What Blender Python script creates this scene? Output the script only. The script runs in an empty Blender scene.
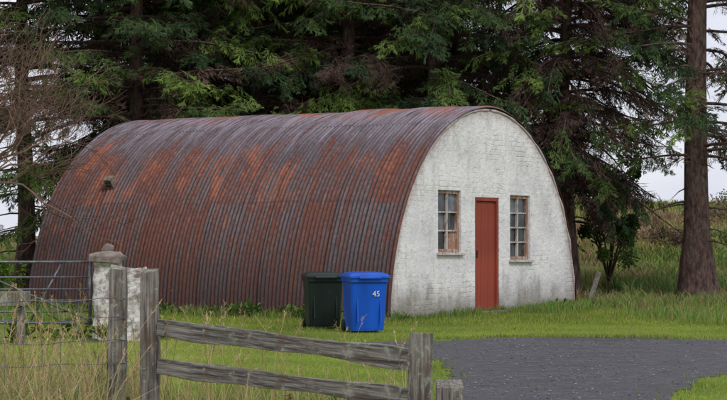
import bpy, math, random
import numpy as np
from mathutils import Vector, Matrix, noise as mnoise

rs = np.random.RandomState(7)
random.seed(7)
scene = bpy.context.scene
scene.view_settings.view_transform = 'Standard'
scene.view_settings.look = 'None'
scene.view_settings.exposure = 0

# ------------------------------------------------------------------ helpers
def link(o):
    scene.collection.objects.link(o); return o

class Acc:
    """accumulates geometry, then builds one mesh"""
    def __init__(s): s.V=[]; s.F=[]; s.M=[]; s.C=[]; s.n=0
    def add(s, V, F, mat=0, col=(1,1,1)):
        V=np.asarray(V,float).reshape(-1,3); F=np.asarray(F,int)
        if F.ndim==1: F=F.reshape(1,-1)
        s.V.append(V); s.F.append(F+s.n); s.M.append(mat)
        c=np.asarray(col,float)
        if c.ndim==1: c=np.tile(c,(len(V),1))
        s.C.append(c); s.n+=len(V)
    def mesh(s, name, mats, smooth=False):
        me=bpy.data.meshes.new(name)
        V=np.concatenate(s.V); C=np.concatenate(s.C)
        me.vertices.add(len(V)); me.vertices.foreach_set("co",V.ravel())
        idx=np.concatenate([f.ravel() for f in s.F])
        sizes=np.concatenate([np.full(len(f),f.shape[1]) for f in s.F])
        mi=np.concatenate([np.full(len(f),m) for f,m in zip(s.F,s.M)])
        me.loops.add(len(idx)); me.loops.foreach_set("vertex_index",idx.astype(np.int32))
        st=np.concatenate([[0],np.cumsum(sizes)[:-1]]).astype(np.int32)
        me.polygons.add(len(sizes)); me.polygons.foreach_set("loop_start",st)
        for m in mats: me.materials.append(m)
        me.polygons.foreach_set("material_index",mi.astype(np.int32))
        me.polygons.foreach_set("use_smooth",np.full(len(sizes),smooth))
        me.update(calc_edges=True)
        ca=me.color_attributes.new("tint",'FLOAT_COLOR','POINT')
        ca.data.foreach_set("color",np.concatenate([C,np.ones((len(C),1))],1).ravel())
        me.validate()
        return me
    def obj(s,name,mats,parent=None,smooth=False):
        o=link(bpy.data.objects.new(name,s.mesh(name,mats,smooth)))
        if parent: o.parent=parent
        return o

def empty(name,loc=(0,0,0),rz=0):
    e=link(bpy.data.objects.new(name,None)); e.location=loc; e.rotation_euler=(0,0,rz); e.empty_display_size=.2
    return e

def tube(acc,P,R,sides=6,mat=0,col=(1,1,1),caps=True):
    P=np.asarray(P,float); n=len(P); R=np.broadcast_to(R,(n,))
    T=np.gradient(P,axis=0); T/= np.linalg.norm(T,axis=1)[:,None]+1e-9
    ref=np.array([0,0,1.]) if abs(T[0][2])<.9 else np.array([1.,0,0])
    A=np.cross(T,ref); A/=np.linalg.norm(A,axis=1)[:,None]+1e-9
    B=np.cross(T,A)
    th=np.linspace(0,2*np.pi,sides,endpoint=False)
    V=P[:,None,:]+R[:,None,None]*(np.cos(th)[None,:,None]*A[:,None,:]+np.sin(th)[None,:,None]*B[:,None,:])
    F=[]
    for i in range(n-1):
        for j in range(sides):
            k=(j+1)%sides
            F.append((i*sides+j,i*sides+k,(i+1)*sides+k,(i+1)*sides+j))
    acc.add(V.reshape(-1,3),F,mat,col)
    if caps:
        b=acc.n-n*sides
        acc.F.append(np.array([[b+j for j in range(sides)][::-1]])); acc.M.append(mat)
        acc.F.append(np.array([[b+(n-1)*sides+j for j in range(sides)]])); acc.M.append(mat)

def boxv(c,s):
    x,y,z=s[0]/2,s[1]/2,s[2]/2
    V=np.array([[-x,-y,-z],[x,-y,-z],[x,y,-z],[-x,y,-z],[-x,-y,z],[x,-y,z],[x,y,z],[-x,y,z]])+np.array(c)
    return V,[[0,3,2,1],[4,5,6,7],[0,1,5,4],[1,2,6,5],[2,3,7,6],[3,0,4,7]]

def box(name,c,s,mat,parent=None,bev=.006,rot=(0,0,0)):
    a=Acc(); V,F=boxv((0,0,0),s); a.add(V,F)
    o=a.obj(name,[mat],parent); o.location=c; o.rotation_euler=rot
    if bev:
        m=o.modifiers.new("b",'BEVEL'); m.width=bev; m.segments=2
    return o

def inpoly(x,y,poly):
    inside=np.zeros(len(x),bool); n=len(poly); j=n-1
    for i in range(n):
        xi,yi=poly[i]; xj,yj=poly[j]
        c=((yi>y)!=(yj>y))&(x<(xj-xi)*(y-yi)/(yj-yi+1e-12)+xi)
        inside^=c; j=i
    return inside

def sm(t): t=np.clip(t,0,1); return t*t*(3-2*t)
def pn(x,y,f=1.0,s=0):
    return (np.sin(x*f*1.3+1.7*s+1.1*np.sin(y*f*.9+s))+np.sin(y*f*1.7+2.3*s+1.3*np.sin(x*f*.7+.5))+np.sin((x+y)*f*2.3+s)*.6)/2.6

# ------------------------------------------------------------------ material DSL
def newmat(name):
    m=bpy.data.materials.new(name); m.use_nodes=True
    nt=m.node_tree; b=nt.nodes['Principled BSDF']
    b.inputs['Specular IOR Level'].default_value=.3
    return m,nt,b
class G:
    def __init__(s,nt): s.nt=nt
    def n(s,t,ins=None,**props):
        nd=s.nt.nodes.new(t)
        for k,v in props.items(): setattr(nd,k,v)
        for k,v in (ins or {}).items():
            if isinstance(v,bpy.types.NodeSocket): s.nt.links.new(v,nd.inputs[k])
            else: nd.inputs[k].default_value=v
        return nd
    def l(s,a,b): s.nt.links.new(a,b)
    def math(s,op,a,b=0.0,clamp=False):
        nd=s.nt.nodes.new('ShaderNodeMath'); nd.operation=op; nd.use_clamp=clamp
        for i,v in enumerate((a,b)):
            if isinstance(v,bpy.types.NodeSocket): s.nt.links.new(v,nd.inputs[i])
            else: nd.inputs[i].default_value=v
        return nd.outputs[0]
    def mix(s,f,a,b,mode='MIX'):
        nd=s.nt.nodes.new('ShaderNodeMix'); nd.data_type='RGBA'; nd.blend_type=mode
        for k,v in ((0,f),(6,a),(7,b)):
            if isinstance(v,bpy.types.NodeSocket): s.nt.links.new(v,nd.inputs[k])
            elif k==0: nd.inputs[0].default_value=v
            else: nd.inputs[k].default_value=(*v[:3],1)
        return nd.outputs[2]
    def noise(s,vec,scale,detail=4,rough=.55):
        nd=s.n('ShaderNodeTexNoise',{'Scale':scale,'Detail':detail,'Roughness':rough})
        if vec is not None: s.l(vec,nd.inputs['Vector'])
        return nd.outputs['Fac']
    def ramp(s,f,lo,hi):
        nd=s.n('ShaderNodeMapRange',{'From Min':lo,'From Max':hi}); nd.interpolation_type='SMOOTHSTEP'
        s.l(f,nd.inputs['Value']); return nd.outputs[0]
    def scale(s,vec,sc):
        nd=s.n('ShaderNodeMapping',{'Scale':sc}); s.l(vec,nd.inputs['Vector']); return nd.outputs[0]
    def bump(s,h,strength,dist,b):
        nd=s.n('ShaderNodeBump',{'Strength':strength,'Distance':dist}); s.l(h,nd.inputs['Height'])
        s.l(nd.outputs[0],b.inputs['Normal'])
    def obj(s): return s.n('ShaderNodeTexCoord').outputs['Object']

def tint_mat(name,rough=.7,nscale=3,namt=.35,spec=.2,bump=0,trans=0):
    m,nt,b=newmat(name); g=G(nt)
    a=g.n('ShaderNodeAttribute',attribute_name='tint')
    v=g.noise(g.obj(),nscale,3)
    k=g.math('ADD',g.math('MULTIPLY',v,namt*2),1-namt)
    cc=g.n('ShaderNodeVectorMath',operation='SCALE'); g.l(a.outputs['Color'],cc.inputs[0]); g.l(k,cc.inputs['Scale'])
    g.l(cc.outputs[0],b.inputs['Base Color'])
    b.inputs['Roughness'].default_value=rough; b.inputs['Specular IOR Level'].default_value=spec
    if bump: g.bump(g.noise(g.obj(),nscale*8,6),.6,bump,b)
    if trans:
        t=g.n('ShaderNodeBsdfTranslucent'); g.l(cc.outputs[0],t.inputs['Color'])
        ms=g.n('ShaderNodeMixShader',{'Fac':trans}); out=nt.nodes['Material Output']
        g.l(b.outputs[0],ms.inputs[1]); g.l(t.outputs[0],ms.inputs[2]); g.l(ms.outputs[0],out.inputs['Surface'])
    return m

def plain(name,col,rough=.6,metal=0,var=.25,sc=8,bump=.002,spec=.3):
    m,nt,b=newmat(name); g=G(nt); o=g.obj()
    v=g.noise(o,sc,6)
    c=g.mix(g.ramp(v,.3,.7),tuple(x*(1-var) for x in col),tuple(min(1,x*(1+var)) for x in col))
    g.l(c,b.inputs['Base Color']); b.inputs['Roughness'].default_value=rough; b.inputs['Metallic'].default_value=metal
    b.inputs['Specular IOR Level'].default_value=spec
    g.bump(g.noise(o,sc*6,5),.5,bump,b)
    return m

def worn(name,col,under,thr=.58,rough=.6):
    """painted surface with dirt and chips"""
    m,nt,b=newmat(name); g=G(nt); o=g.obj()
    v=g.noise(g.scale(o,(1,1,.45)),14,8,.72); w_=g.noise(g.scale(o,(1,1,.3)),3,5)
    c=g.mix(g.ramp(w_,.3,.7),tuple(x*.72 for x in col),tuple(x*1.2 for x in col))
    c=g.mix(g.math('MULTIPLY',g.ramp(v,thr,thr+.08),.85),c,under)
    g.l(c,b.inputs['Base Color']); b.inputs['Roughness'].default_value=rough
    g.bump(v,.6,.004,b); return m

def wood_mat():
    m,nt,b=newmat("weathered_wood"); g=G(nt); o=g.obj()
    st=g.scale(o,(34,34,1.6)); v=g.noise(st,1.5,8,.65)
    c=g.mix(g.ramp(v,.34,.68),(.060,.050,.042),(.33,.30,.27))
    pt=g.noise(o,6,5); c=g.mix(g.math('MULTIPLY',g.ramp(pt,.45,.7),.5),c,(.21,.21,.155))
    pt2=g.noise(o,9,4); c=g.mix(g.math('MULTIPLY',g.ramp(pt2,.5,.66),.6),c,(.13,.085,.06))
    li=g.noise(o,30,6,.7); c=g.mix(g.math('MULTIPLY',g.ramp(g.math('ADD',g.math('MULTIPLY',li,.6),g.math('MULTIPLY',pt,.4)),.54,.60),.6),c,(.38,.39,.32))
    g.l(c,b.inputs['Base Color']); b.inputs['Roughness'].default_value=.9
    g.bump(v,.9,.012,b); return m

def bark_mat():
    m,nt,b=newmat("conifer_bark"); g=G(nt); o=g.obj()
    v=g.noise(g.scale(o,(9,9,3.5)),1.6,8,.7)
    vo=g.n('ShaderNodeTexVoronoi',{'Scale':1.8}); g.l(g.scale(o,(9,9,4)),vo.inputs['Vector'])
    c=g.mix(g.ramp(v,.32,.68),(.045,.026,.022),(.21,.13,.11))
    c=g.mix(g.math('MULTIPLY',g.ramp(g.noise(o,2.5,4),.5,.7),.5),c,(.13,.12,.10))
    g.l(c,b.inputs['Base Color']); b.inputs['Roughness'].default_value=.9
    h=g.math('ADD',v,g.math('MULTIPLY',vo.outputs['Distance'],.5))
    g.bump(h,1,.07,b); return m

def roof_mat():
    m,nt,b=newmat("rusted_corrugated_iron"); g=G(nt)
    uv=g.n('ShaderNodeUVMap',uv_map='UVMap').outputs[0]
    sx=g.n('ShaderNodeSeparateXYZ'); g.l(uv,sx.inputs[0]); u,v=sx.outputs[0],sx.outputs[1]
    pi=g.math('FLOOR',g.math('DIVIDE',u,.6084))
    ci=g.math('FLOOR',g.math('DIVIDE',v,1.9))
    cid=g.n('ShaderNodeCombineXYZ'); g.l(pi,cid.inputs[0]); g.l(ci,cid.inputs[1])
    wn=g.n('ShaderNodeTexWhiteNoise',noise_dimensions='2D'); g.l(cid.outputs[0],wn.inputs['Vector']); pr=wn.outputs['Value']
    sh=g.n('ShaderNodeVectorMath',operation='SCALE'); g.l(wn.outputs['Color'],sh.inputs[0]); sh.inputs['Scale'].default_value=.55
    uvs=g.n('ShaderNodeVectorMath',operation='ADD'); g.l(uv,uvs.inputs[0]); g.l(sh.outputs[0],uvs.inputs[1]); uvs=uvs.outputs[0]
    big=g.noise(g.scale(uvs,(1.6,.8,1)),1.4,7,.65)
    streak=g.noise(g.scale(uv,(11,.5,1)),1.0,8,.72)
    streak2=g.noise(g.scale(uv,(30,1.0,1)),1.0,6,.7)
    fine=g.noise(g.scale(uv,(1.6,1,1)),14,8,.75)
    wob=g.math('MULTIPLY',g.math('SUBTRACT',streak,.5),3.2)
    vt=g.math('ADD',v,wob)
    top=g.ramp(vt,2.7,4.3)
    mid=g.math('MULTIPLY',g.ramp(vt,1.0,2.4),g.math('SUBTRACT',1.0,g.ramp(vt,3.0,4.1)))
    rust=g.mix(g.ramp(fine,.3,.7),(.075,.024,.018),(.215,.068,.040))
    f=g.math('ADD',g.math('MULTIPLY',big,.95),g.math('MULTIPLY',pr,.16))
    f=g.math('ADD',f,g.math('MULTIPLY',mid,.20)); f=g.math('ADD',f,g.math('MULTIPLY',streak,.55)); f=g.math('ADD',f,g.math('MULTIPLY',fine,.45))
    f=g.math('ADD',f,g.math('MULTIPLY',g.ramp(u,0.8,5.0),.08))
    ob=g.ramp(f,1.22,1.50)
    rust=g.mix(g.math('MULTIPLY',ob,.88),rust,(.45,.135,.060))
    d=g.math('ADD',g.math('MULTIPLY',streak,.75),g.math('MULTIPLY',big,-.26)); d=g.math('ADD',d,g.math('MULTIPLY',top,.22))
    d=g.math('ADD',d,g.math('MULTIPLY',pr,.09)); d=g.math('ADD',d,g.math('MULTIPLY',streak2,.50)); d=g.math('ADD',d,g.math('MULTIPLY',fine,.12))
    dm=g.ramp(d,.555,.665)
    paint=g.mix(g.ramp(fine,.35,.65),(.026,.020,.025),(.095,.076,.090))
    paint=g.mix(g.math('MULTIPLY',g.math('MULTIPLY',top,g.ramp(streak2,.38,.60)),.85),paint,(.34,.295,.35))
    c=g.mix(g.math('MULTIPLY',dm,.92),rust,paint)
    cr_=g.math('MULTIPLY',g.ramp(v,3.9,4.8),g.ramp(g.math('ADD',g.noise(uvs,1.9,6,.7),g.math('MULTIPLY',pr,.12)),.53,.66))
    c=g.mix(g.math('MULTIPLY',cr_,.8),c,(.33,.10,.05))
    c=g.mix(g.math('MULTIPLY',g.ramp(g.noise(g.scale(uv,(22,1.6,1)),1.7,7,.75),.55,.69),.45),c,(.33,.26,.27))
    lo=g.math('SUBTRACT',1.0,g.ramp(g.math('ADD',v,g.math('MULTIPLY',streak2,-1.2)),-.3,1.0))
    c=g.mix(g.math('MULTIPLY',lo,.55),c,(.045,.022,.018))
    # shade painted into the corrugation troughs, broken up by the streaks
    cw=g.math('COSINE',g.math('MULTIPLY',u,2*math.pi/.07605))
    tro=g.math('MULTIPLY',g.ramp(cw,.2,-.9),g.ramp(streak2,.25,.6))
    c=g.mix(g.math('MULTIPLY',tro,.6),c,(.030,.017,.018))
    fr=g.math('FRACT',g.math('DIVIDE',u,.6084)); lap=g.math('SUBTRACT',1.0,g.ramp(g.math('ABSOLUTE',g.math('SUBTRACT',fr,.04)),.015,.05))
    frv=g.math('FRACT',g.math('DIVIDE',v,1.9)); lapv=g.math('SUBTRACT',1.0,g.ramp(g.math('ABSOLUTE',g.math('SUBTRACT',frv,.02)),.004,.016))
    c=g.mix(g.math('MULTIPLY',lap,.75),c,(.020,.013,.014))
    c=g.mix(g.math('MULTIPLY',g.math('MULTIPLY',lapv,g.ramp(pr,.1,.9)),.6),c,(.03,.018,.016))
    g.l(c,b.inputs['Base Color'])
    r=g.math('ADD',g.math('MULTIPLY',dm,-.24),.74); g.l(r,b.inputs['Roughness'])
    b.inputs['Specular IOR Level'].default_value=.45
    g.bump(fine,.5,.006,b); return m

def wall_mat():
    m,nt,b=newmat("whitewashed_render"); g=G(nt); o=g.obj()
    sx=g.n('ShaderNodeSeparateXYZ'); g.l(o,sx.inputs[0])
    xz=g.n('ShaderNodeCombineXYZ'); g.l(sx.outputs[0],xz.inputs[0]); g.l(sx.outputs[2],xz.inputs[1])
    wob=g.n('ShaderNodeTexNoise',{'Scale':5.0,'Detail':6,'Roughness':.7}); g.l(o,wob.inputs['Vector'])
    wv=g.n('ShaderNodeVectorMath',operation='MULTIPLY_ADD'); g.l(wob.outputs['Color'],wv.inputs[0]); wv.inputs[1].default_value=(.08,.07,0); g.l(xz.outputs[0],wv.inputs[2])
    br=g.n('ShaderNodeTexBrick',{'Scale':1.0,'Brick Width':.23,'Row Height':.082,'Mortar Size':.009,'Mortar Smooth':1.0}); g.l(wv.outputs[0],br.inputs['Vector'])
    mort=br.outputs['Fac']
    big=g.noise(o,1.2,6,.6); fine=g.noise(o,8,8,.72); blot=g.noise(g.scale(o,(1,1,.5)),2.6,8,.72); spk=g.noise(o,22,7,.75)
    vis=g.ramp(g.noise(o,1.3,6,.7),.48,.64)
    c=g.mix(g.ramp(big,.3,.7),(.72,.715,.735),(.90,.89,.885))
    c=g.mix(g.math('MULTIPLY',g.ramp(blot,.48,.70),.62),c,(.50,.47,.455))
    c=g.mix(g.math('MULTIPLY',g.ramp(fine,.55,.67),.62),c,(.38,.345,.32))
    c=g.mix(g.math('MULTIPLY',g.ramp(spk,.59,.70),.6),c,(.24,.19,.16))
    c=g.mix(g.math('MULTIPLY',g.math('MULTIPLY',mort,vis),.20),c,(.34,.32,.31))
    c=g.mix(g.math('MULTIPLY',g.ramp(g.noise(g.scale(o,(6,6,.6)),1,7,.75),.55,.73),.55),c,(.44,.33,.28))
    base=g.math('SUBTRACT',1.0,g.ramp(g.math('ADD',sx.outputs[2],g.math('MULTIPLY',blot,-1.0)),-.45,.18))
    c=g.mix(g.math('MULTIPLY',base,.8),c,(.21,.18,.14))
    ex=g.math('DIVIDE',g.math('SUBTRACT',sx.outputs[0],3.3),3.3); ez=g.math('DIVIDE',sx.outputs[2],3.45)
    rr=g.math('SQRT',g.math('ADD',g.math('MULTIPLY',ex,ex),g.math('MULTIPLY',ez,ez)))
    ed=g.ramp(g.math('ADD',rr,g.math('MULTIPLY',fine,.12)),.985,1.06)
    c=g.mix(g.math('MULTIPLY',ed,.7),c,(.38,.28,.26))
    g.l(c,b.inputs['Base Color']); b.inputs['Roughness'].default_value=.88
    h=g.math('ADD',g.math('MULTIPLY',g.math('MULTIPLY',mort,vis),-.18),g.math('ADD',fine,g.math('MULTIPLY',big,1.2))); g.bump(h,.95,.045,b)
    return m

def stone_mat():
    m,nt,b=newmat("whitewashed_stone"); g=G(nt); o=g.obj()
    f=g.noise(o,6,8,.72)
    vo=g.n('ShaderNodeTexVoronoi',{'Scale':6.0},feature='DISTANCE_TO_EDGE'); g.l(o,vo.inputs['Vector'])
    c=g.mix(g.ramp(f,.44,.60),(.66,.64,.62),(.27,.22,.20))
    c=g.mix(g.math('MULTIPLY',g.math('SUBTRACT',1.0,g.ramp(vo.outputs['Distance'],0,.06)),.3),c,(.2,.17,.15))
    g.l(c,b.inputs['Base Color']); b.inputs['Roughness'].default_value=.9
    g.bump(g.math('ADD',f,vo.outputs['Distance']),.9,.03,b); return m

def road_mat():
    m,nt,b=newmat("wet_gravel_tarmac"); g=G(nt); o=g.obj()
    f=g.noise(o,38,6,.75); big=g.noise(g.scale(o,(.45,1.6,1)),1.1,7,.65); md=g.noise(g.scale(o,(.6,1.5,1)),7,7,.7)
    c=g.mix(g.ramp(f,.35,.65),(.055,.052,.060),(.20,.19,.205))
    c=g.mix(g.math('MULTIPLY',g.ramp(big,.44,.58),.7),c,(.068,.064,.074))
    c=g.mix(g.math('MULTIPLY',g.ramp(md,.50,.64),.6),c,(.26,.245,.255))
    c=g.mix(g.math('MULTIPLY',g.ramp(g.noise(o,2.2,7),.56,.7),.45),c,(.11,.115,.06))
    g.l(c,b.inputs['Base Color']); g.l(g.math('ADD',g.math('MULTIPLY',g.ramp(big,.44,.58),-.28),.72),b.inputs['Roughness'])
    g.bump(g.math('ADD',f,md),.9,.05,b); return m

def ground_mat():
    m,nt,b=newmat("grass_ground"); g=G(nt); o=g.obj()
    a=g.n('ShaderNodeAttribute',attribute_name='tint').outputs['Color']
    f=g.noise(g.scale(o,(1,.5,1)),14,8,.7); big=g.noise(o,.7,5)
    k=g.math('ADD',g.math('MULTIPLY',f,.9),.5); k=g.math('MULTIPLY',k,g.math('ADD',g.math('MULTIPLY',big,.5),.7))
    cc=g.n('ShaderNodeVectorMath',operation='SCALE'); g.l(a,cc.inputs[0]); g.l(k,cc.inputs['Scale'])
    g.l(cc.outputs[0],b.inputs['Base Color']); b.inputs['Roughness'].default_value=.95; b.inputs['Specular IOR Level'].default_value=.1
    g.bump(f,1,.06,b); return m

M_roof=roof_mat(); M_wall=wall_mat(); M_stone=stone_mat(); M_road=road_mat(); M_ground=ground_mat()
M_wood=wood_mat(); M_bark=bark_mat()
M_leaf=tint_mat("spruce_needles",.7,2.5,.3,.15,0,0)
M_grass=tint_mat("grass_blades",.7,.8,.25,.15,0,.3)
M_twig=tint_mat("bare_twigs",.85,3,.3)
M_door=worn("red_door_paint",(.27,.050,.030),(.10,.045,.035),.60)
M_frame=worn("peeling_cream_frame",(.52,.48,.44),(.20,.13,.10),.52,.8)
M_oldframe=worn("bare_timber_frame",(.30,.17,.125),(.48,.43,.39),.52,.85)
M_glass=plain("dusty_glass",(.050,.060,.072),.16,0,.5,4,.0005,.6)
M_glass2=plain("dusty_pale_glass",(.15,.165,.19),.3,0,.4,5,.0005,.5)
M_dark=plain("dark_iron",(.03,.022,.02),.8)
M_galv=plain("galvanised_steel",(.17,.175,.20),.5,.6,.3,12,.0005)
M_bg=worn("dark_green_bin_plastic",(.012,.020,.017),(.035,.038,.033),.60,.42)
M_bb=worn("blue_bin_plastic",(.006,.085,.50),(.02,.10,.36),.60,.42)
M_blk=plain("black_rubber",(.015,.015,.015),.7)
M_white=plain("white_paint",(.75,.75,.75),.6,0,.2,40,.0003)
M_conc=plain("old_concrete",(.19,.155,.135),.9,0,.4,9,.01)

# ------------------------------------------------------------------ terrain
def H(x,y):
    side=sm((x+4)/8)
    crest=.95+1.35*side+.16*pn(x,y*0,.45,3)
    h=crest*sm((y-35)/25.)
    h=h+sm((y-38)/10)*.10*pn(x,y,.5,2)
    far=sm((y-75)/200.)
    return h-far*.3*h
ROAD=[(-.75,22.3),(-.1,22.55),(.83,22.8),(1.4,23.25),(2.0,23.5),(3.28,23.55),(4.5,22.95),(6,22.5),(9,21.8),(14,21),(30,19),
      (30,14.5),(14,16.5),(9,17.4),(6,17.9),(4.4,17.9),(3.45,17.4),(2.87,16.1),(2.5,14.65),(2.35,12),(2.5,8),(2.6,2),(2.6,-12),
      (-.6,-12),(-.4,2),(.15,8),(.62,11),(.60,14.65),(.72,16.2),(.85,18.2),(.55,20.2),(-.1,21.4)]
HUTPOLY=[(.375,28.1),(3.87,33.7),(-2.32,37.57),(-5.82,31.97)]
TREES=[ # x,y,variant,rot,scale
 (-10.2,34.2,3,.3,1.0),(-7.1,38.4,3,1.2,1.0),(-4.6,37.6,0,2.5,1.02),(-2.3,39.7,2,.8,1.05),(-.3,38.6,1,3.9,1.0),
 (1.4,37.9,0,5.1,.95)]
def ground_tint(x,y):
    n=pn(x,y,.6,1)[:,None]; n2=pn(x,y,2.2,3)[:,None]
    lawn=np.array([.285,.365,.055]); lawn2=np.array([.15,.22,.036])
    c=lawn+(lawn2-lawn)*np.clip(.35+.4*n+.35*n2,0,1)
    c=c*(1-.22*sm((y-22)/5))[:,None]
    hill=np.array([.22,.215,.075]); hill2=np.array([.23,.155,.10]); hill3=np.array([.14,.19,.055])
    hc=hill+(hill2-hill)*np.clip(.1+.5*n,0,1); hc=hc+(hill3-hc)*np.clip(.35+.6*n2,0,1)*.8
    k=sm((y-33.5)/4)[:,None]; c=c*(1-k)+hc*k
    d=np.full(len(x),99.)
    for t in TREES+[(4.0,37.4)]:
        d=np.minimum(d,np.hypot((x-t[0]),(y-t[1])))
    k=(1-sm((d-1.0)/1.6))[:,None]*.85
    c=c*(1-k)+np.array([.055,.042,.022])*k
    return c
xs=np.unique(np.concatenate([np.linspace(-600,-20,20),np.linspace(-20,20,141),np.linspace(20,600,20)]))
ys=np.unique(np.concatenate([np.linspace(-150,0,8),np.linspace(0,75,260),np.linspace(75,150,16),np.linspace(150,1200,20)]))
X,Y=np.meshgrid(xs,ys); x=X.ravel(); y=Y.ravel()
V=np.stack([x,y,H(x,y)],1); nx=len(xs); ny=len(ys)
i,j=np.meshgrid(np.arange(nx-1),np.arange(ny-1)); a0=(j*nx+i).ravel()
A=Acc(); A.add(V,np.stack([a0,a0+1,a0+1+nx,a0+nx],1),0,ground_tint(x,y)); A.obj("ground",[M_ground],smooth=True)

# road sheet with irregular edges
pts=[]
n=len(ROAD)
for k in range(n):
    p0,p1,p2,p3=[np.array(ROAD[(k+q)%n]) for q in (-1,0,1,2)]
    m_=max(2,min(14,int(np.linalg.norm(p2-p1)/.18)))
    for t in np.linspace(0,1,m_,endpoint=False):
        p=.5*((2*p1)+(-p0+p2)*t+(2*p0-5*p1+4*p2-p3)*t*t+(-p0+3*p1-3*p2+p3)*t**3)
        p=p+(rs.rand(2)-.5)*.16
        pts.append((p[0],p[1],.004))
A=Acc(); A.add(pts,[list(range(len(pts)))[::-1]]); road=A.obj("road",[M_road])
RP=[(p[0],p[1]) for p in pts]
A=Acc(); px_=rs.uniform(.2,6.5,9000); py_=rs.uniform(13.5,23.6,9000); ok=inpoly(px_,py_,RP)&(rs.rand(9000)<.45+.5*pn(px_,py_,1.5,6))
px_,py_=px_[ok],py_[ok]
oct_=np.array([[1,0,0],[0,1,0],[-1,0,0],[0,-1,0],[0,0,.7],[0,0,-.5]]); of=np.array([[0,1,4],[1,2,4],[2,3,4],[3,0,4],[1,0,5],[2,1,5],[3,2,5],[0,3,5]])
m_=len(px_); sc=.004+.013*rs.rand(m_)**2; th=rs.rand(m_)*6.28
W=oct_[None]*sc[:,None,None]*rs.uniform(.6,1.3,(m_,1,3))
W=np.stack([W[...,0]*np.cos(th)[:,None]-W[...,1]*np.sin(th)[:,None],W[...,0]*np.sin(th)[:,None]+W[...,1]*np.cos(th)[:,None],W[...,2]],-1)
W+=np.stack([px_,py_,np.full(m_,.008)],1)[:,None,:]
gcol=rs.uniform(.07,.26,(m_,1))*np.array([[1,.97,1.02]])
A.add(W.reshape(-1,3),(of[None]+np.arange(m_)[:,None,None]*6).reshape(-1,3),0,np.repeat(gcol,6,0)); A.obj("gravel",[tint_mat("gravel_stone",.8)])

# ------------------------------------------------------------------ grass
def blades(acc,x,y,z,h,w,col,lean=.35,segs=2):
    n=len(x); th=rs.rand(n)*6.283; ld=rs.rand(n)*6.283; L=h*rs.uniform(.1,1,n)*lean
    wx,wy=np.cos(th)*w/2,np.sin(th)*w/2
    b=np.stack([x,y,z-.01],1)
    side=np.stack([wx,wy,np.zeros(n)],1); ldv=np.stack([np.cos(ld),np.sin(ld),np.zeros(n)],1)
    up=np.array([0,0,1.])
    if segs==1:
        tip=b+ldv*L[:,None]+up*h[:,None]
        V=np.stack([b-side,b+side,tip],1).reshape(-1,3); F=np.arange(n*3).reshape(-1,3)
        acc.add(V,F,0,np.repeat(col,3,0))
    else:
        m=b+ldv*(L*.3)[:,None]+up*(h*.6)[:,None]; tip=b+ldv*L[:,None]+up*(h*rs.uniform(.85,1,n))[:,None]
        V=np.stack([b-side,b+side,m+side*.75,m-side*.75,tip],1).reshape(-1,3)
        k=np.arange(n)[:,None]*5
        acc.V.append(V); acc.C.append(np.repeat(col,5,0))
        acc.F.append(acc.n+np.concatenate([k,k+1,k+2,k+3],1)); acc.M.append(0)
        acc.F.append(acc.n+np.concatenate([k+3,k+2,k+4],1)); acc.M.append(0)
        acc.n+=n*5
A=Acc(); n=220000
y=14+rs.rand(n)*20.; x=(rs.rand(n)-.5)*2*(y*.22+1.2)
ok=~inpoly(x,y,RP)&~inpoly(x,y,HUTPOLY); x,y=x[ok],y[ok]
lg=sm((y-26.3)/1.5)*.04+sm((x-4)/3)*sm((y-24)/3)*.05
h=rs.uniform(.012,.036,len(x))+lg*rs.uniform(.3,1.4,len(x))+np.where(pn(x,y,1.5,5)>.6,.025,0)
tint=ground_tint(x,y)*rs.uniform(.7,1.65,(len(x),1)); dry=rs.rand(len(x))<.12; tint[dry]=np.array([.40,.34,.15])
blades(A,x,y,H(x,y),h,rs.uniform(.008,.016,len(x)),tint,.6,1)
qi=rs.randint(0,len(RP),2600); rp=np.array(RP)[qi]+rs.randn(2600,2)*.10; ok=(rp[:,1]>13.5)&(rp[:,0]<9); rp=rp[ok]
blades(A,rp[:,0],rp[:,1],np.full(len(rp),.004),rs.uniform(.015,.07,len(rp)),rs.uniform(.008,.014,len(rp)),np.array([[.19,.26,.045]])*rs.uniform(.5,1.4,(len(rp),1)),.8,1)
A.obj("lawn_grass",[M_grass])

A=Acc()
def strip(p0,p1,n,wid,h0,h1,base,dryf=.2,w=.012):
    t=rs.rand(n); o=rs.randn(n)*wid
    p0,p1=np.array(p0),np.array(p1); d=(p1-p0)/np.linalg.norm(p1-p0); nn=np.array([-d[1],d[0]])
    P=p0+(p1-p0)*t[:,None]+nn*o[:,None]
    cl=.55+.45*pn(P[:,0],P[:,1],3.1,4)
    ok=(rs.rand(n)<cl+.25)&~inpoly(P[:,0],P[:,1],HUTPOLY); P=P[ok]; cl=cl[ok]; m=len(P)
    c=np.array(base)*1.6*rs.uniform(.6,1.6,(m,1)); dr=rs.rand(m)<dryf; c[dr]=np.array([.40,.31,.16])*rs.uniform(.6,1.1,(dr.sum(),1))
    blades(A,P[:,0],P[:,1],H(P[:,0],P[:,1]),rs.uniform(h0,h1,m)*(.5+cl*.7),np.full(m,w)*rs.uniform(.6,1.2,m),c,.7)
u2=np.array([.53,.848]); v2=np.array([-.848,.53]); A0=np.array([.375,28.1])
strip(A0-u2*.12-v2*.1,A0-u2*.12+v2*7.4,4200,.10,.06,.28,(.09,.14,.03),.35)
strip(A0-u2*.35,A0-u2*.4+v2*7.4,3000,.2,.06,.2,(.10,.16,.03),.25)
strip(A0-v2*.12-u2*.1,A0-v2*.12+u2*6.8,2600,.06,.06,.22,(.08,.14,.03),.15)
strip(A0-v2*.5+u2*3.5,A0-v2*.9+u2*8,3500,.35,.08,.26,(.09,.16,.03),.15)
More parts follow.
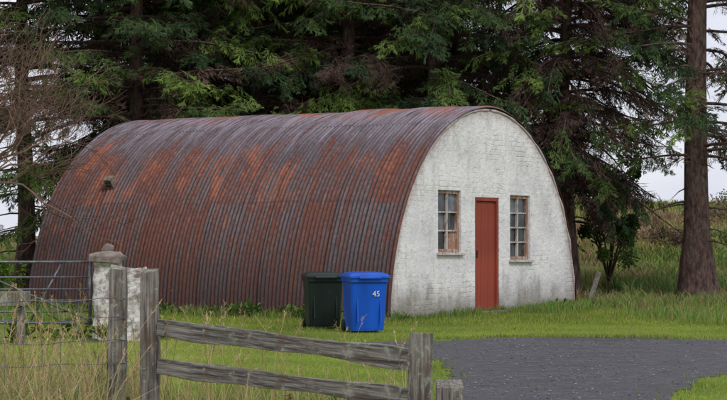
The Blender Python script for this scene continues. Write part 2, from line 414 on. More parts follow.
strip((.3,22.8),(2.0,23.7),700,.06,.03,.08,(.10,.15,.03),.3)
strip((2.0,23.7),(4.5,23.2),1200,.07,.03,.09,(.10,.15,.03),.3)
strip((4.5,23.1),(9,22),1500,.07,.03,.09,(.10,.15,.03),.3)
strip((4.5,28.5),(9,30),5000,1.0,.08,.26,(.10,.16,.035),.22,.014)
strip((4.2,33),(9,34),6000,1.2,.12,.36,(.10,.14,.035),.3,.016)
strip((5.2,38),(10,38.5),6000,.8,.2,.55,(.08,.13,.035),.15,.025)
strip((-8,27.5),(-4.6,28.5),5000,.8,.1,.4,(.09,.15,.03),.25)
A.obj("long_grass",[M_grass])

# broad-leaved weeds: docks and nettles against the hut and beside the pillar
A=Acc()
def weed(x,y,h,nl,c0,stalk=.25):
    z=float(H(np.array([x]),np.array([y]))[0])
    for k in range(nl):
        az=rs.rand()*6.28; el=rs.uniform(.3,1.2); l=h*rs.uniform(.4,.9); w=l*.16; zb=z+h*rs.uniform(0,.5)
        d=np.array([math.cos(az)*math.cos(el),math.sin(az)*math.cos(el),math.sin(el)]); s=np.array([-math.sin(az),math.cos(az),0])
        b=np.array([x,y,zb]); m=b+d*l*.5; e=b+d*l-np.array([0,0,l*.25])
        A.add([b,m+s*w,e,m-s*w],[[0,1,2,3]],0,np.array(c0)*rs.uniform(.6,1.4))
    if rs.rand()<stalk:
        P=np.stack([np.linspace(x,x+rs.randn()*.05,4),np.full(4,y),np.linspace(z,z+h*1.5,4)],1); tube(A,P,.004,3,0,(.20,.11,.06),False)
        for q in range(30):
            e=P[-1]-np.array([0,0,h*.55])*rs.rand(); o=rs.randn(3)*.010; A.add([e,e+o,e+o+rs.randn(3)*.007,e+rs.randn(3)*.007],[[0,1,2,3]],0,(.20,.09,.055))
for k in range(60):
    t=rs.rand(); p=A0-u2*rs.uniform(.12,.4)+v2*(.4+6.8*t); weed(p[0],p[1],rs.uniform(.12,.32),rs.randint(8,18),(.10,.18,.04))
for k in range(10):
    p=A0-v2*rs.uniform(.1,.25)+u2*rs.choice([.15,5.8,6.3])+rs.randn(2)*.12; weed(p[0],p[1],rs.uniform(.1,.22),10,(.10,.18,.04),0)
for k in range(26): weed(rs.uniform(-4.4,-2.6),rs.uniform(22.3,23.6),rs.uniform(.15,.38),14,(.11,.19,.04),.1)
for k in range(26): weed(rs.uniform(-2.4,.2),rs.uniform(10.9,13.5),rs.uniform(.12,.28),12,(.12,.20,.04),.15)
A.obj("broadleaf_weeds",[M_grass])

A=Acc(); n=120000
x=np.concatenate([rs.uniform(3.2,15,n*3//4),rs.uniform(-16,-6.5,n-n*3//4)]); y=rs.uniform(35,63,n)
nz=pn(x,y,.9,7); ok=(rs.rand(n)<.55+.5*nz); x,y,nz=x[ok],y[ok],nz[ok]; m_=len(x)
cA=np.array([.31,.285,.10]);cB=np.array([.18,.245,.065]);cC=np.array([.33,.21,.15])
sel=pn(x,y*.5,.6,9)[:,None]+rs.randn(m_,1)*.35
c=np.where(sel>.45,cC,np.where(sel<-.05,cB,cA))*rs.uniform(.6,1.5,(m_,1))
blades(A,x,y,H(x,y),rs.uniform(.06,.26,m_)*(1+.6*nz),rs.uniform(.02,.045,m_),c,.9)
A.obj("hillside_grass",[M_grass])

A=Acc()
def seedgrass(x,y,h,colr):
    ld=rs.rand()*6.28; L=h*rs.uniform(.08,.5)
    t=np.linspace(0,1,6); P=np.stack([x+np.cos(ld)*L*t**2.2,y+np.sin(ld)*L*t**2.2,h*t],1)
    tube(A,P,np.linspace(.0026,.0011,6),3,0,colr,False)
    d=P[-1]-P[-2]; d/=np.linalg.norm(d)
    sl=rs.uniform(.06,.13)
    for q in range(16):
        s=P[-1]-d*sl*(q/16.); o=rs.randn(3)*.006; e=s+d*.016+o*1.6
        sd=np.cross(d,rs.randn(3)); sd/=np.linalg.norm(sd)+1e-9
        A.add([s,(s+e)/2+sd*.003,e,(s+e)/2-sd*.003],[[0,1,2,3]],0,np.array(colr)*rs.uniform(.7,1.2))
straw=np.array([.56,.42,.23])
for q in range(250):
    seedgrass(rs.uniform(-2.9,-1.45),rs.uniform(10.2,13.2),rs.uniform(.55,1.06)*(.72+.28*rs.rand()),straw*rs.uniform(.6,1.2))
for q in range(50): seedgrass(rs.normal(-1.02,.22),rs.uniform(11.2,12.6),rs.uniform(.5,.88),straw*rs.uniform(.7,1.2))
for q in range(40): seedgrass(rs.uniform(-.8,.3),rs.uniform(10.8,12.5),rs.uniform(.35,.78),straw*rs.uniform(.7,1.2))
n=8000; x=np.where(rs.rand(n)<.62,rs.uniform(-3.2,-1.5,n),rs.uniform(-1.6,.35,n)); y=rs.uniform(9.2,14.2,n)
hh=np.where(x<-1.5,rs.uniform(.2,.66,n),rs.uniform(.12,.36,n))
c=np.where(rs.rand(n,1)<.6,np.array([[.44,.35,.18]]),np.array([[.19,.26,.055]]))*rs.uniform(.6,1.4,(n,1))
blades(A,x,y,np.zeros(n),hh,rs.uniform(.004,.009,n),c,.8)
n=26000; x=rs.uniform(-3.4,.6,n); y=rs.uniform(8,14.6,n)
blades(A,x,y,np.zeros(n),rs.uniform(.06,.18,n),rs.uniform(.005,.01,n),np.array([[.21,.29,.05]])*rs.uniform(.6,1.5,(n,1)),.6)
A.obj("tall_seeding_grass",[M_grass])

# ------------------------------------------------------------------ hut
hut=empty("nissen_hut",(.375,28.1,0),math.atan2(.848,.53))
a_,h_,L_,xc=3.3,3.45,7.3,3.3
def roofz(xl): return h_*np.sqrt(np.maximum(0,1-((xl-xc)/a_)**2))
nt_=96*8; na=84
ys_=np.linspace(-.04,L_+.03,nt_+1); th=np.linspace(.0,np.pi,na+1)
arc=np.concatenate([[0],np.cumsum(np.hypot(a_*np.diff(-np.cos(th)),h_*np.diff(np.sin(th))))]); tot=arc[-1]
pan=np.floor(ys_/.6084); offp=(pan%2)*.006+np.sin(pan*2.7)*.006
crs=np.minimum(arc,tot-arc); offc=-np.floor(crs/1.9)*-.006
off=.014*np.cos(ys_/.07605*2*np.pi)[None,:]+offp[None,:]+offc[:,None]+.006
yy=np.broadcast_to(ys_[None,:],(na+1,nt_+1))
dent=.020*pn(yy,np.broadcast_to(arc[:,None],yy.shape),1.4,3)
off=off+dent
nxv=-np.cos(th)[:,None]; nzv=np.sin(th)[:,None]
VX=xc+(a_*nxv)+off*nxv; VZ=h_*nzv+off*nzv
rag=.03+.02*np.sin(pan*5.1)+.012*np.sin(ys_*23)
VZ[0,:]+=rag; VZ[-1,:]+=rag
V=np.stack([VX,yy,np.broadcast_to(VZ,yy.shape)],-1).reshape(-1,3)
i,j=np.meshgrid(np.arange(nt_),np.arange(na)); a0=(j*(nt_+1)+i).ravel()
F=np.stack([a0,a0+nt_+1,a0+nt_+2,a0+1],1)
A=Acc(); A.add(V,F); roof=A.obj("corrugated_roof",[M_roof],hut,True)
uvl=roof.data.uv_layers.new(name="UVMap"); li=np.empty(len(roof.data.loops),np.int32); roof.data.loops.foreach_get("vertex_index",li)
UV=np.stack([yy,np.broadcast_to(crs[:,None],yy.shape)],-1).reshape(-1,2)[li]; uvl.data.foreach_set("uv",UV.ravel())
sol=roof.modifiers.new("s",'SOLIDIFY'); sol.thickness=.004; sol.offset=-1

ops=[(1.543,2.302,1.03,2.04),(2.78,3.632,0.02,1.945),(4.036,4.793,.885,2.0)]
A=Acc()
bx=np.unique(np.round(np.concatenate([np.linspace(.01,6.59,120),[o for q in ops for o in q[:2]]]),4))
def zt(xl): return float(max(0,roofz(xl)*.997-.002))
for k in range(len(bx)-1):
    x0,x1=bx[k],bx[k+1]; xm=(x0+x1)/2; op=[q for q in ops if q[0]<xm<q[1]]
    z0,z1=zt(x0),zt(x1)
    if op:
        q=op[0]
        A.add([(x0,0,-.1),(x1,0,-.1),(x1,0,q[2]),(x0,0,q[2])],[[0,1,2,3]])
        A.add([(x0,0,q[3]),(x1,0,q[3]),(x1,0,z1),(x0,0,z0)],[[0,1,2,3]])
    else: A.add([(x0,0,-.1),(x1,0,-.1),(x1,0,z1),(x0,0,z0)],[[0,1,2,3]])
    A.add([(x0,L_,-.1),(x1,L_,-.1),(x1,L_,z1),(x0,L_,z0)],[[3,2,1,0]])
dp=.16
for q in ops:
    x0,x1,z0,z1=q
    A.add([(x0,0,z0),(x0,dp,z0),(x0,dp,z1),(x0,0,z1)],[[0,1,2,3]])
    A.add([(x1,0,z0),(x1,dp,z0),(x1,dp,z1),(x1,0,z1)],[[3,2,1,0]])
    A.add([(x0,0,z1),(x1,0,z1),(x1,dp,z1),(x0,dp,z1)],[[3,2,1,0]])
    A.add([(x0,0,z0),(x1,0,z0),(x1,dp,z0),(x0,dp,z0)],[[0,1,2,3]])
A.obj("end_walls",[M_wall],hut)
A=Acc(); T=np.linspace(.02,np.pi-.02,90)
P=np.stack([xc-(a_-.035)*np.cos(T)*1.0,-.004+.006*np.sin(T*31),(h_-.035)*np.sin(T)],1)
tube(A,P,.022+.008*np.sin(T*47)*np.sin(T*13),6); A.obj("mortar_fillet",[M_wall],hut,True)

def window(nm,q,rows,frame,lower_rust):
    x0,x1,z0,z1=q; w=x1-x0; h=z1-z0; t=.055
    e=empty(nm); e.parent=hut
    box("jamb_l",(x0+t/2,.07,(z0+z1)/2),(t,.07,h-.004),frame,e); box("jamb_r",(x1-t/2,.07,(z0+z1)/2),(t,.07,h-.004),frame,e)
    box("head",((x0+x1)/2,.07,z1-t/2-.002),(w-2*t,.07,t),frame,e); box("bottom_rail",((x0+x1)/2,.07,z0+t/2+.002),(w-2*t,.07,t),frame,e)
    box("sill",((x0+x1)/2,.0,z0-.02),(w+.10,.12,.045),M_frame,e,.008,(0,.01,0))
    ix0,ix1,iz0,iz1=x0+t,x1-t,z0+t,z1-t; mid=(ix0+ix1)/2
    box("mullion",(mid,.07,(iz0+iz1)/2),(.032,.05,iz1-iz0),M_frame,e,.003)
    rh=(iz1-iz0)/rows
    for r in range(rows):
        for c in range(2):
            cx=(ix0+mid-.0175)/2 if c==0 else (ix1+mid+.0175)/2; pw=(ix1-ix0)/2-.02
            if r: box("glazing_bar",(cx,.07,iz0+r*rh),(pw,.04,.024),M_frame,e,.003)
            mt=M_glass2 if (r*7+c*3+rows)%5 in (0,) else M_glass
            if lower_rust and r==0 and c==1: mt=M_oldframe
            a=Acc(); tl=rs.uniform(-.02,.02); hz=rh/2; cz=iz0+(r+.5)*rh
            a.add([(cx-pw/2,.085,cz-hz),(cx+pw/2,.085+tl,cz-hz),(cx+pw/2,.085+tl,cz+hz),(cx-pw/2,.085,cz+hz)],[[0,1,2,3]]); a.obj("pane",[mt],e)
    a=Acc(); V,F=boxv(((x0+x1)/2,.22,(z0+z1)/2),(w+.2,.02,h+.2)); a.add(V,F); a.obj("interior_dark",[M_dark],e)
window("window_left_frame",ops[0],3,M_oldframe,True)
window("window_right_frame",ops[2],4,M_oldframe,False)
d=empty("door"); d.parent=hut; x0,x1,z0,z1=ops[1]
box("door_jamb_l",(x0+.03,.05,(z0+z1)/2),(.06,.08,z1-z0-.004),M_door,d); box("door_jamb_r",(x1-.03,.05,(z0+z1)/2),(.06,.08,z1-z0-.004),M_door,d)
box("door_head",((x0+x1)/2,.05,z1-.032),(x1-x0-.12,.08,.06),M_door,d)
pw=(x1-x0-.12)/6
for k in range(6): box("door_board",(x0+.06+pw*(k+.5),.062+.003*(k%2),(z0+z1-.06)/2),(pw-.006,.03,z1-z0-.07),M_door,d,.004)
box("door_backing",((x0+x1)/2,.1,(z0+z1)/2),(x1-x0,.02,z1-z0-.01),M_dark,d,0)
box("latch",(x0+.13,.035,1.0),(.03,.03,.12),M_dark,d); box("doorstep",((x0+x1)/2,-.1,.02),(1.0,.24,.07),M_conc,d,.01)
box("plinth",(-.06,3.6,.0),(.16,7.3,.12),M_conc,hut,.02)
tv=math.radians(39); vx=xc-(a_+.05)*math.cos(tv); vz=(h_+.05)*math.sin(tv)
vent=empty("roof_ventilator",(vx,6.05,vz)); vent.parent=hut; vent.rotation_euler=(0,-(math.pi/2-tv)*.6,0)
M_vent=plain("vent_metal",(.20,.16,.13),.7,0,.4,20)
box("vent_box",(0,0,0),(.12,.16,.22),M_vent,vent,.015); box("vent_hood",(-.02,0,.12),(.17,.18,.02),M_vent,vent,.006)
for k in range(3): box("louvre",(-.065,0,-.07+k*.06),(.02,.13,.02),M_dark,vent,0)

# ------------------------------------------------------------------ wheelie bins
def ring(acc,levels,mat=0):
    n=len(levels[0]); V=np.concatenate(levels); F=[]
    for i in range(len(levels)-1):
        for j in range(n):
            k=(j+1)%n; F.append((i*n+j,i*n+k,(i+1)*n+k,(i+1)*n+j))
    acc.add(V,F,mat); b=acc.n-len(V)
    acc.F.append(np.array([[b+j for j in range(n)][::-1]])); acc.M.append(mat)
    acc.F.append(np.array([[b+(len(levels)-1)*n+j for j in range(n)]])); acc.M.append(mat)
def rrect(w,d,z,r=.04,oy=0):
    P=[]
    for cx,cy,a0 in ((w/2-r,d/2-r,0),(-w/2+r,d/2-r,90),(-w/2+r,-d/2+r,180),(w/2-r,-d/2+r,270)):
        for q in range(5):
            a=math.radians(a0+q*22.5); P.append((cx+r*math.cos(a),cy+r*math.sin(a)+oy,z))
    return np.array(P)
def wheelie(name,loc,rz,h,w,mat,text=None):
    e=empty(name,loc,rz); d=w*1.08
    a=Acc()
    ring(a,[rrect(w*.78,d*.70,.03,.04,.02),rrect(w*.80,d*.72,.06,.045,.02),rrect(w*.88,d*.90,h*.82,.045),rrect(w*.89,d*.91,h*.83,.045),rrect(w*.94,d*.99,h*.835,.05),rrect(w*.95,d*1.0,h*.90,.05)])
    a.obj("body",[mat],e)
    a=Acc()
    ring(a,[rrect(w*1.0,d*1.04,h*.902,.05,-.01),rrect(w*1.0,d*1.04,h*.93,.05,-.01),rrect(w*.95,d*.98,h*.955,.06),rrect(w*.80,d*.8,h*.985,.09),rrect(w*.5,d*.5,h*.997,.09)])
    a.obj("lid",[mat],e,False)
    box("lid_lip",(0,-d*.53,h*.905),(w*.55,.04,.03),mat,e,.008)
    for k in (-1,1): box("rib",(k*w*.28,-d*.405,h*.45),(.02,.03,h*.55),mat,e,.006,(math.radians(-6.5),0,0))
    a=Acc(); tube(a,[(-w*.42,d*.56,h*.90),(w*.42,d*.56,h*.90)],.014,8); a.obj("rear_handle",[mat],e,True)
    for k in (-1,1):
        box("handle_bracket",(k*w*.36,d*.52,h*.895),(.03,.09,.03),mat,e,.005)
        a=Acc(); tube(a,[(k*w*.40-.025,d*.40,.085),(k*w*.40-.012,d*.40,.085),(k*w*.40+.012,d*.40,.085),(k*w*.40+.025,d*.40,.085)],[.072,.085,.085,.072],20); a.obj("wheel",[M_blk],e,True)
    a=Acc(); tube(a,[(-w*.4,d*.40,.085),(w*.4,d*.40,.085)],.012,8); a.obj("axle",[M_dark],e)
    if text:
        c=bpy.data.curves.new("bin_number",'FONT'); c.body=text; c.size=.105; c.extrude=.001; c.align_x='CENTER'
        o=link(bpy.data.objects.new("bin_number",c)); o.parent=e; o.data.materials.append(M_white)
        o.location=(w*.16,-d*.452+.002,h*.60); o.rotation_euler=(math.radians(90+6.0),0,0)
    return e
wheelie("wheelie_bin",(-.575,25.95,0),math.radians(10),.80,.56,M_bg)
wheelie("wheelie_bin",(.015,24.95,0),math.radians(14),.82,.57,M_bb,"45")

# ------------------------------------------------------------------ fence, gate, pillar
def timber(name,p0,p1,w,d,parent,rough=.006,segs=14,topcut=0):
    p0,p1=Vector(p0),Vector(p1); L=(p1-p0).length
    a=Acc(); lv=[]
    for k in range(segs+1):
        z=L*k/segs; P=rrect(w,d,z,min(w,d)*.12)
        for q in range(len(P)):
            nn=mnoise.noise(Vector((P[q][0]*9+p0.x*7,P[q][1]*9+p0.y*3,z*3)))
            P[q][0]+=nn*rough; P[q][1]+=mnoise.noise(Vector((P[q][1]*9,z*4,p0.x)))*rough
            if k==segs: P[q][2]+=topcut*P[q][0]/w+mnoise.noise(Vector((P[q][0]*30,P[q][1]*30,p0.x)))*.02
        lv.append(P)
    ring(a,lv); o=a.obj(name,[M_wood],parent); o.location=p0
    o.rotation_mode='QUATERNION'; dz=(p1-p0).normalized(); o.rotation_quaternion=dz.to_track_quat('Z','Y')
    return o
fence=empty("timber_fence")
timber("post_1",(-1.545,11.5,-.3),(-1.53,11.5,1.115),.112,.11,fence,.020,20,.02)
timber("post_2",(-1.325,11.45,-.3),(-1.335,11.45,1.097),.108,.11,fence,.020,20,-.015)
timber("post_3",(.323,10.5,-.3),(.327,10.5,.756),.14,.13,fence,.020,14,-.02)
timber("post_4",(.475,10.15,-.3),(.478,10.15,.50),.17,.14,fence,.014,8,.03)
def board(name,p0,p1,h,t,parent):
    p0,p1=Vector(p0),Vector(p1); o=timber(name,p0,p1,h,t,parent,.020,26)
    d=(p1-p0).normalized(); zv=Vector((0,0,1)); xv=(zv-d*zv.dot(d)).normalized(); yv=d.cross(xv)
    o.rotation_quaternion=Matrix((xv,yv,d)).transposed().to_quaternion(); return o
board("rail_1",(-1.27,11.37,.745),(.262,10.40,.615),.112,.03,fence)
board("rail_2",(-1.27,11.38,.505),(.262,10.41,.395),.105,.03,fence)
M_nail=plain("rusty_nail",(.08,.04,.03),.8)
for (x,y,z) in ((.22,10.385,.65),(.22,10.385,.60),(.22,10.395,.43),(-1.22,11.31,.77),(-1.22,11.31,.71)):
    a=Acc(); tube(a,[(x,y+.02,z),(x,y-.022,z)],.006,8); a.obj("nail",[M_nail],fence)
wf=Acc()
for z in (.92,.80,.66,.52,.36,.20):
    P=[(-1.6-s*1.5,11.45+s*.25,z-.03*math.sin(s*math.pi)+.008*math.sin(s*17+z*9)) for s in np.linspace(0,1,14)]; tube(wf,P,.0026,4)
    tube(wf,[(-1.60,11.42,z),(-1.545,11.42,z+.01),(-1.48,11.44,z)],.0026,4)
for k in range(12):
    xx=-1.66-k*.12; yk=11.45+(-1.6-xx)/1.5*.25; tube(wf,[(xx,yk,.91),(xx+.008,yk,.5),(xx-.004,yk,.18)],.0018,4)
wf.obj("wire_netting",[M_galv],fence)
wp=timber("post_5",(-3.1,11.7,-.3),(-3.1,11.7,1.0),.10,.10,fence,.01,10)

pil=empty("gate_pillar",(-3.2,23.0,0))
a=Acc(); lv=[]
for k in range(19):
    z=-.1+k*.0605; P=rrect(.33,.33,z,.05)
    for q in range(len(P)):
        v=mnoise.noise(Vector((P[q][0]*6,P[q][1]*6,z*5)))*.05; P[q][0]*=1+v*3; P[q][1]*=1+v*3
    lv.append(P)
ring(a,lv); a.obj("shaft",[M_stone],pil)
def rough(L,amp,s):
    for P in L:
        for q in range(len(P)):
            P[q]+=np.array(mnoise.noise_vector(Vector((P[q][0]*9+s,P[q][1]*9,P[q][2]*9))))*amp
    return L
a=Acc(); ring(a,rough([rrect(.36,.36,.985,.05),rrect(.43,.43,1.0,.05),rrect(.43,.43,1.055,.05),rrect(.34,.34,1.085,.06),rrect(.2,.2,1.11,.06)],.045,1)); a.obj("capstone",[M_conc],pil)
a=Acc(); ring(a,rough([rrect(.13,.13,1.09,.03),rrect(.15,.14,1.13,.04),rrect(.11,.12,1.175,.04),rrect(.05,.05,1.20,.015)],.03,4)); a.obj("stone_finial",[M_conc],pil)
sw=empty("stone_wall",(-2.86,23.05,0)); a=Acc(); lv=[]
for k in range(16):
    z=-.1+k*.068; P=rrect(.30,.30,z,.05)
    for q in range(len(P)):
        v=mnoise.noise(Vector((P[q][0]*7+5,P[q][1]*7,z*6)))*.09; P[q][0]+=v; P[q][1]+=v*.5
        if k==15: P[q][2]-=.05*rs.rand()
    lv.append(P)
ring(a,lv); a.obj("rubble",[M_stone],sw)

gate=empty("field_gate",(-3.42,23.0,0),math.radians(184)); a=Acc()
GL=3.2
for z in (.22,.36,.50,.64,.79,.98): tube(a,[(0,0,z),(GL,0,z)],.016 if z in(.22,.98) else .010,8)
for xx in (0,GL): tube(a,[(xx,0,.15),(xx,0,1.06)],.022,10)
tube(a,[(GL/2,.012,.22),(GL/2,.012,.98)],.012,8)
tube(a,[(0,.02,.24),(GL/2,.02,.96)],.011,8); tube(a,[(GL,.02,.24),(GL/2,.02,.96)],.011,8)
tube(a,[(.75,-.02,.22),(.35,-.02,.98)],.011,8)
for z in (.3,.9): tube(a,[(-.08,0,z),(.03,0,z)],.016,8)
a.obj("gate_frame",[M_galv],gate,True)
tr=empty("wooden_trough",(-4.55,22.0,0))
box("trough_front",(0,0,.55),(1.0,.05,.17),M_wood,tr,.006); box("trough_back",(0,.35,.55),(1.0,.05,.17),M_wood,tr); box("trough_base",(0,.175,.48),(.96,.30,.03),M_wood,tr)
for k in(-1,1):
    box("trough_end",(k*.47,.175,.55),(.04,.296,.17),M_wood,tr); box("leg",(k*.42,.175,.23),(.07,.2,.46),M_wood,tr)
lp=empty("leaning_post"); timber("post",(4.2,34.6,-.1),(4.42,34.6,.62),.11,.1,lp,.01)

# ------------------------------------------------------------------ conifers
def frond_template(seed,n=12,bare=False):
    r=np.random.RandomState(seed); V=[];F=[]
    def dia(b,d,l,w):
        d=d/np.linalg.norm(d); s=np.cross(d,np.array([r.randn()*.7,r.randn()*.7,1.])); s/=np.linalg.norm(s)
        e=b+d*l; m=b+d*l*.45; k=len(V)
        V.extend([b,m+s*w,e,m-s*w]); F.append((k,k+1,k+2,k+3))
    wd=.012 if bare else .025
    for i in range(n):
        t=.04+.9*(i+r.uniform(-.3,.3))/n
        for sd in (-1,1):
            if r.rand()<.12: continue
            l=((1-t)**.8*.34+.10)*r.uniform(.55,1.35); a=math.radians(r.uniform(25,65))
            b=np.array([t,0,-.14*t*t+.04*math.sin(t*9)])
            d=np.array([math.cos(a),sd*math.sin(a),r.uniform(-.75,.12)])
            dia(b,d,l,wd)
            if l>.22:
                dia(b+d*l*.4,np.array([math.cos(a-.7),sd*math.sin(a-.7),r.uniform(-.6,0)]),l*.5,wd*.8)
    dia(np.array([0,0,0]),np.array([1,0,-.05]),.5,wd*.7); dia(np.array([.45,0,-.03]),np.array([1,0,-.2]),.6,wd)
    return np.array(V),np.array(F)
FT=[frond_template(s) for s in (1,2,3)]+[frond_template(9,10,True)]
def place_fronds(acc,P,D,S,C,B,r):
    D=D/np.linalg.norm(D,axis=1)[:,None]; up=np.array([0,0,1.])+r.randn(len(P),3)*.45
    s=np.cross(up,D); s/=np.linalg.norm(s,axis=1)[:,None]; n=np.cross(D,s)
    which=np.where(B,3,r.randint(0,3,len(P)))
    for w in range(4):
        k=which==w
        if not k.any(): continue
        T,F=FT[w]; R=np.stack([D[k],s[k],n[k]],1)*S[k][:,None,None]
        V=np.einsum('nj,mjk->mnk',T,R)+P[k][:,None,:]
        m=k.sum(); acc.add(V.reshape(-1,3),(F[None]+(np.arange(m)*len(T))[:,None,None]).reshape(-1,4),1,
            (C[k][:,None,:]*r.uniform(.7,1.3,(m,len(T)//4,1)).repeat(4,1)).reshape(-1,3))
def conifer(name,seed,z0,z1,rad,step=.34,per=5,deadin=.4,droop=.35,tr=.2,ztrunk=13,fs=.40,fstep=.11,brown=.08,lean=0,trunkflare=1.3,stubs=14):
    r=np.random.RandomState(seed); a=Acc()
    zz=np.linspace(-.2,ztrunk,22); cx=.06*np.sin(zz*.7+seed)+lean*zz; cy=.05*np.sin(zz*.9+seed*2)
    rr=tr*(1-zz/ztrunk*.85); rr[:3]*=np.array([trunkflare*1.15,trunkflare,1.06])
    tube(a,np.stack([cx,cy,zz],1),rr,14,0)
    tc=lambda z:(float(np.interp(z,zz,cx)),float(np.interp(z,zz,cy)))
    P=[];D=[];S=[];C=[];B=[]
    for k in range(stubs):
        z=r.uniform(.9,z0+1.5); az=r.rand()*6.28; x,y=tc(z); l=r.uniform(.3,1.3)
        t=np.linspace(0,1,4); tube(a,np.stack([x+np.cos(az)*l*t,y+np.sin(az)*l*t,z+.1*t-.3*l*t*t],1),np.linspace(.022,.006,4),4,0,caps=False)
    z=z0
    while z<z1:
        fst=fstep if z<7.2 else fstep*1.9; fsz=fs if z<7.2 else fs*1.5
        for b in range(per):
            az=r.rand()*6.283; L=rad(z)*r.uniform(.6,1.15); zb=z+r.uniform(-.15,.15); x,y=tc(zb)
            t=np.linspace(0,1,8); up=r.uniform(.0,.25); dr=droop*r.uniform(.5,1.5)
            bend=r.uniform(-.35,.35)
            ax=az+bend*t
            pts=np.stack([x+np.cos(ax)*L*t,y+np.sin(ax)*L*t,zb+L*(up*t-dr*t**2+.12*t**6)],1)
            tube(a,pts,np.linspace(.035,.007,8)*(.6+L/6),4,0,caps=False)
            deadb=r.rand()<brown; fresh=r.rand()**1.5
            m=max(3,int(L/fst)); ts=np.linspace(.14,1,m)
            for q,tt in enumerate(ts):
                p=np.array([np.interp(tt,t,pts[:,c]) for c in range(3)]); i=min(6,int(tt*7)); d=pts[i+1]-pts[i]; d/=np.linalg.norm(d)
                inner=tt<deadin+r.uniform(-.12,.12)
                for sd in ((-1,1) if tt<.97 else (0,)):
                    if r.rand()<.12: continue
                    ang=sd*r.uniform(.45,1.25); dd=np.array([d[0]*math.cos(ang)-d[1]*math.sin(ang),d[0]*math.sin(ang)+d[1]*math.cos(ang),d[2]-r.uniform(0,.8)])
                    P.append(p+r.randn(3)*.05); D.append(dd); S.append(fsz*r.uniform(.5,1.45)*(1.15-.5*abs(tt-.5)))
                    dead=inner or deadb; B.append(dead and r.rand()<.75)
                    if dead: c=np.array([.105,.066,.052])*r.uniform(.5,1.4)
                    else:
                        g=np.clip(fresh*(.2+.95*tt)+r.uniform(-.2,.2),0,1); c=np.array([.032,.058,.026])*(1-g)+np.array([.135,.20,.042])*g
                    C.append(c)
        z+=step
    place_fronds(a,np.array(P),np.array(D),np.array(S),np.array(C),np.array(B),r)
    return a.mesh(name,[M_bark,M_leaf])
radA=lambda z:max(.4,3.9-.30*abs(z-3.5)*(1 if z>3.5 else .6))
var=[conifer("spruce_a",11,2.2,10.5,radA),conifer("spruce_b",12,2.4,10.5,radA,fs=.44),conifer("spruce_c",13,2.0,10.5,radA,brown=.2,droop=.45),
     conifer("spruce_f",14,3.7,10.5,lambda z:3.7,droop=.22,deadin=.3)]
def put(name,me,x,y,rz,s=1):
    o=link(bpy.data.objects.new(name,me)); o.location=(x,y,float(H(np.array([x]),np.array([y]))[0])); o.rotation_euler=(0,0,rz); o.scale=(s,s,s); return o
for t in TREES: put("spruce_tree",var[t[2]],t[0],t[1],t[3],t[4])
mD=conifer("spruce_d",21,2.3,10,lambda z:2.15+.14*max(0,z-3),step=.22,per=7,deadin=.6,droop=.6,tr=.17,brown=.42,fstep=.12,fs=.40,stubs=34)
put("spruce_tree",mD,4.15,37.4,.4)
mE=conifer("spruce_e",31,2.9,9,lambda z:2.7,step=.50,per=4,deadin=.42,droop=.28,tr=.27,brown=.12,fstep=.15,fs=.42,stubs=24,ztrunk=16,trunkflare=1.45)
put("spruce_tree",mE,6.55,36.0,3.4)
belt=empty("distant_conifers")
for k,(x,y,v,rz) in enumerate([(-4.3,43.5,1,2),(-2.0,44.5,2,3),(0.0,43,0,4),(1.6,44,1,5),(-3.0,48,1,.2),(-.2,48,0,1.9)]):
    o=put("conifer_%d"%(k+1),var[v],x,y,rz,1.05); o.parent=belt

# bare deciduous tree on the left
A=Acc()
def grow(p,d,l,r,dep):
    n=5; P=[p]
    for k in range(n):
        d=d+rs.randn(3)*.14+np.array([0,0,.03]); d/=np.linalg.norm(d); P.append(P[-1]+d*l/n)
    c=np.array([.17,.105,.08]) if dep<3 else np.array([.24,.155,.125])
    tube(A,np.array(P),np.linspace(r,r*.6,n+1),5 if dep>2 else 3,0,c*rs.uniform(.7,1.3),False)
    if dep==0: return
    for k in range(4 if dep>1 else 3):
        i=rs.randint(2,n+1); sd=rs.randn(3); sd-=d*sd.dot(d); sd/=np.linalg.norm(sd)
        grow(P[i],d*.8+sd*.6,l*rs.uniform(.6,.85),r*.58,dep-1)
for dd in ((.3,0,1),(.7,.1,.8),(.1,.3,1),(.5,-.2,1.0),(.9,-.1,.9),(-.5,0,1)):
    d0=np.array(dd,float); d0/=np.linalg.norm(d0); grow(np.array([0,0,1.2]),d0,1.45,.045,5)
tube(A,[(0,0,-.2),(.02,0,.6),(0,0,1.3)],[.13,.10,.08],8,0,(.10,.065,.05))
bt=A.obj("bare_tree",[M_twig]); bt.location=(-7.15,29.5,.2)

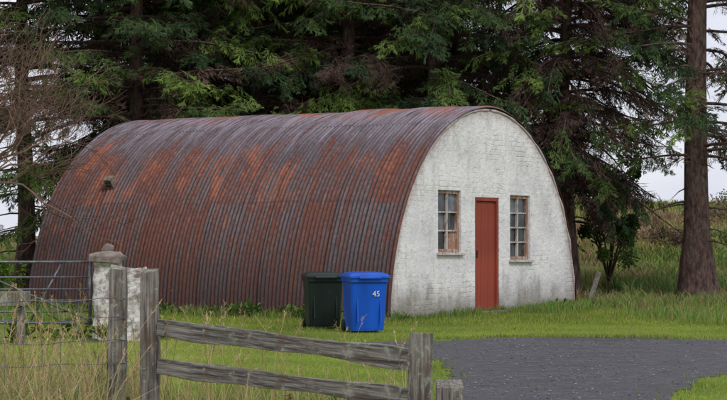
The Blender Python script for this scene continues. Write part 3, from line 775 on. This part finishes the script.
def shrub(name,loc,rx,rz_,n,seed,cols,ls=.05):
    r=np.random.RandomState(seed); a=Acc()
    for k in range(9):
        az=r.rand()*6.28; e=np.array([math.cos(az)*rx*.7,math.sin(az)*rx*.7,rz_*r.uniform(.9,1.7)])
        t=np.linspace(0,1,5)[:,None]; tube(a,t*e+np.array([0,0,0])+np.sin(t*3)*.05,np.linspace(.025,.006,5),4,0,(.09,.06,.04),False)
    cc=r.randn(26,3)*np.array([rx*.5,rx*.5,rz_*.42])+np.array([0,0,rz_]); cr=r.uniform(.12,.3,26)*rx*1.3
    w=r.randint(0,26,n); p=r.randn(n,3); p/=np.linalg.norm(p,axis=1)[:,None]; p=cc[w]+p*(cr[w]*r.rand(n)**.4)[:,None]; p[:,2]=np.maximum(p[:,2],.05)
    d=r.randn(n,3); d/=np.linalg.norm(d,axis=1)[:,None]; s=np.cross(d,r.randn(n,3)); s/=np.linalg.norm(s,axis=1)[:,None]
    l=ls*r.uniform(.6,1.3,n)[:,None]
    V=np.stack([p,p+d*l*.5+s*l*.32,p+d*l,p+d*l*.5-s*l*.32],1).reshape(-1,3)
    c=(np.array(cols)[r.randint(0,len(cols),26)][w])*r.uniform(.6,1.4,(n,1))
    a.add(V,np.arange(n*4).reshape(-1,4),0,np.repeat(c,4,0)); o=a.obj(name,[M_grass]); o.location=loc; return o
shrub("shrub",(5.1,38.2,.35),.8,1.35,9000,5,[(.07,.13,.03),(.12,.20,.045),(.05,.09,.022)],.07)
shrub("shrub",(-7.3,33.5,0),1.0,.62,8000,6,[(.12,.24,.035),(.20,.33,.05),(.08,.16,.03)],.07)
shrub("shrub",(-9.2,36.5,0),1.3,.7,8000,8,[(.11,.22,.035),(.17,.30,.05)],.08)
for k,(x,y,r_) in enumerate([(8.2,46,.9),(10.6,52,1.3),(7.4,54,.8),(9.6,41.5,.7),(12.6,58,1.4)]):
    z=float(H(np.array([x]),np.array([y]))[0])
    shrub("heather_bush",(x,y,z),r_,.24,3500,40+k,[(.15,.18,.06),(.22,.21,.08),(.20,.13,.10)],.08)

# ------------------------------------------------------------------ light, sky, camera
w=bpy.data.worlds.new("World"); scene.world=w; w.use_nodes=True; nt=w.node_tree; g=G(nt); bg=nt.nodes['Background']
el,az=math.radians(44),math.radians(28)  # sun behind the camera, to the right
sky=g.n('ShaderNodeTexSky',sky_type='NISHITA',sun_disc=False,sun_elevation=el,sun_rotation=math.pi-az,air_density=1.0,dust_density=2.0)
tc=g.n('ShaderNodeTexCoord').outputs['Generated']
cl=g.noise(g.scale(tc,(1,1,2.2)),2.6,7,.6)
cloud=g.mix(g.ramp(cl,.35,.7),(7.6,7.9,9.2),(10.2,10.3,10.9))
c=g.mix(.86,sky.outputs[0],cloud); g.l(c,bg.inputs['Color']); bg.inputs['Strength'].default_value=.10
sd=bpy.data.lights.new("sun",'SUN'); sd.energy=1.5; sd.angle=math.radians(12); sd.color=(1,.96,.90)
so=link(bpy.data.objects.new("sun",sd))
dirv=Vector((math.sin(az)*math.cos(el),-math.cos(az)*math.cos(el),math.sin(el)))
so.rotation_euler=dirv.to_track_quat('Z','Y').to_euler(); so.location=(10,-10,20)

cam=bpy.data.cameras.new("camera"); co=link(bpy.data.objects.new("camera",cam)); scene.camera=co
cam.sensor_width=36; cam.lens=90.97; cam.clip_end=3000; cam.clip_start=.1
co.location=(0,0,1.316); co.rotation_euler=(math.radians(90+1.09),0,0)
print("verts",sum(len(o.data.vertices) for o in scene.objects if o.type=='MESH'))
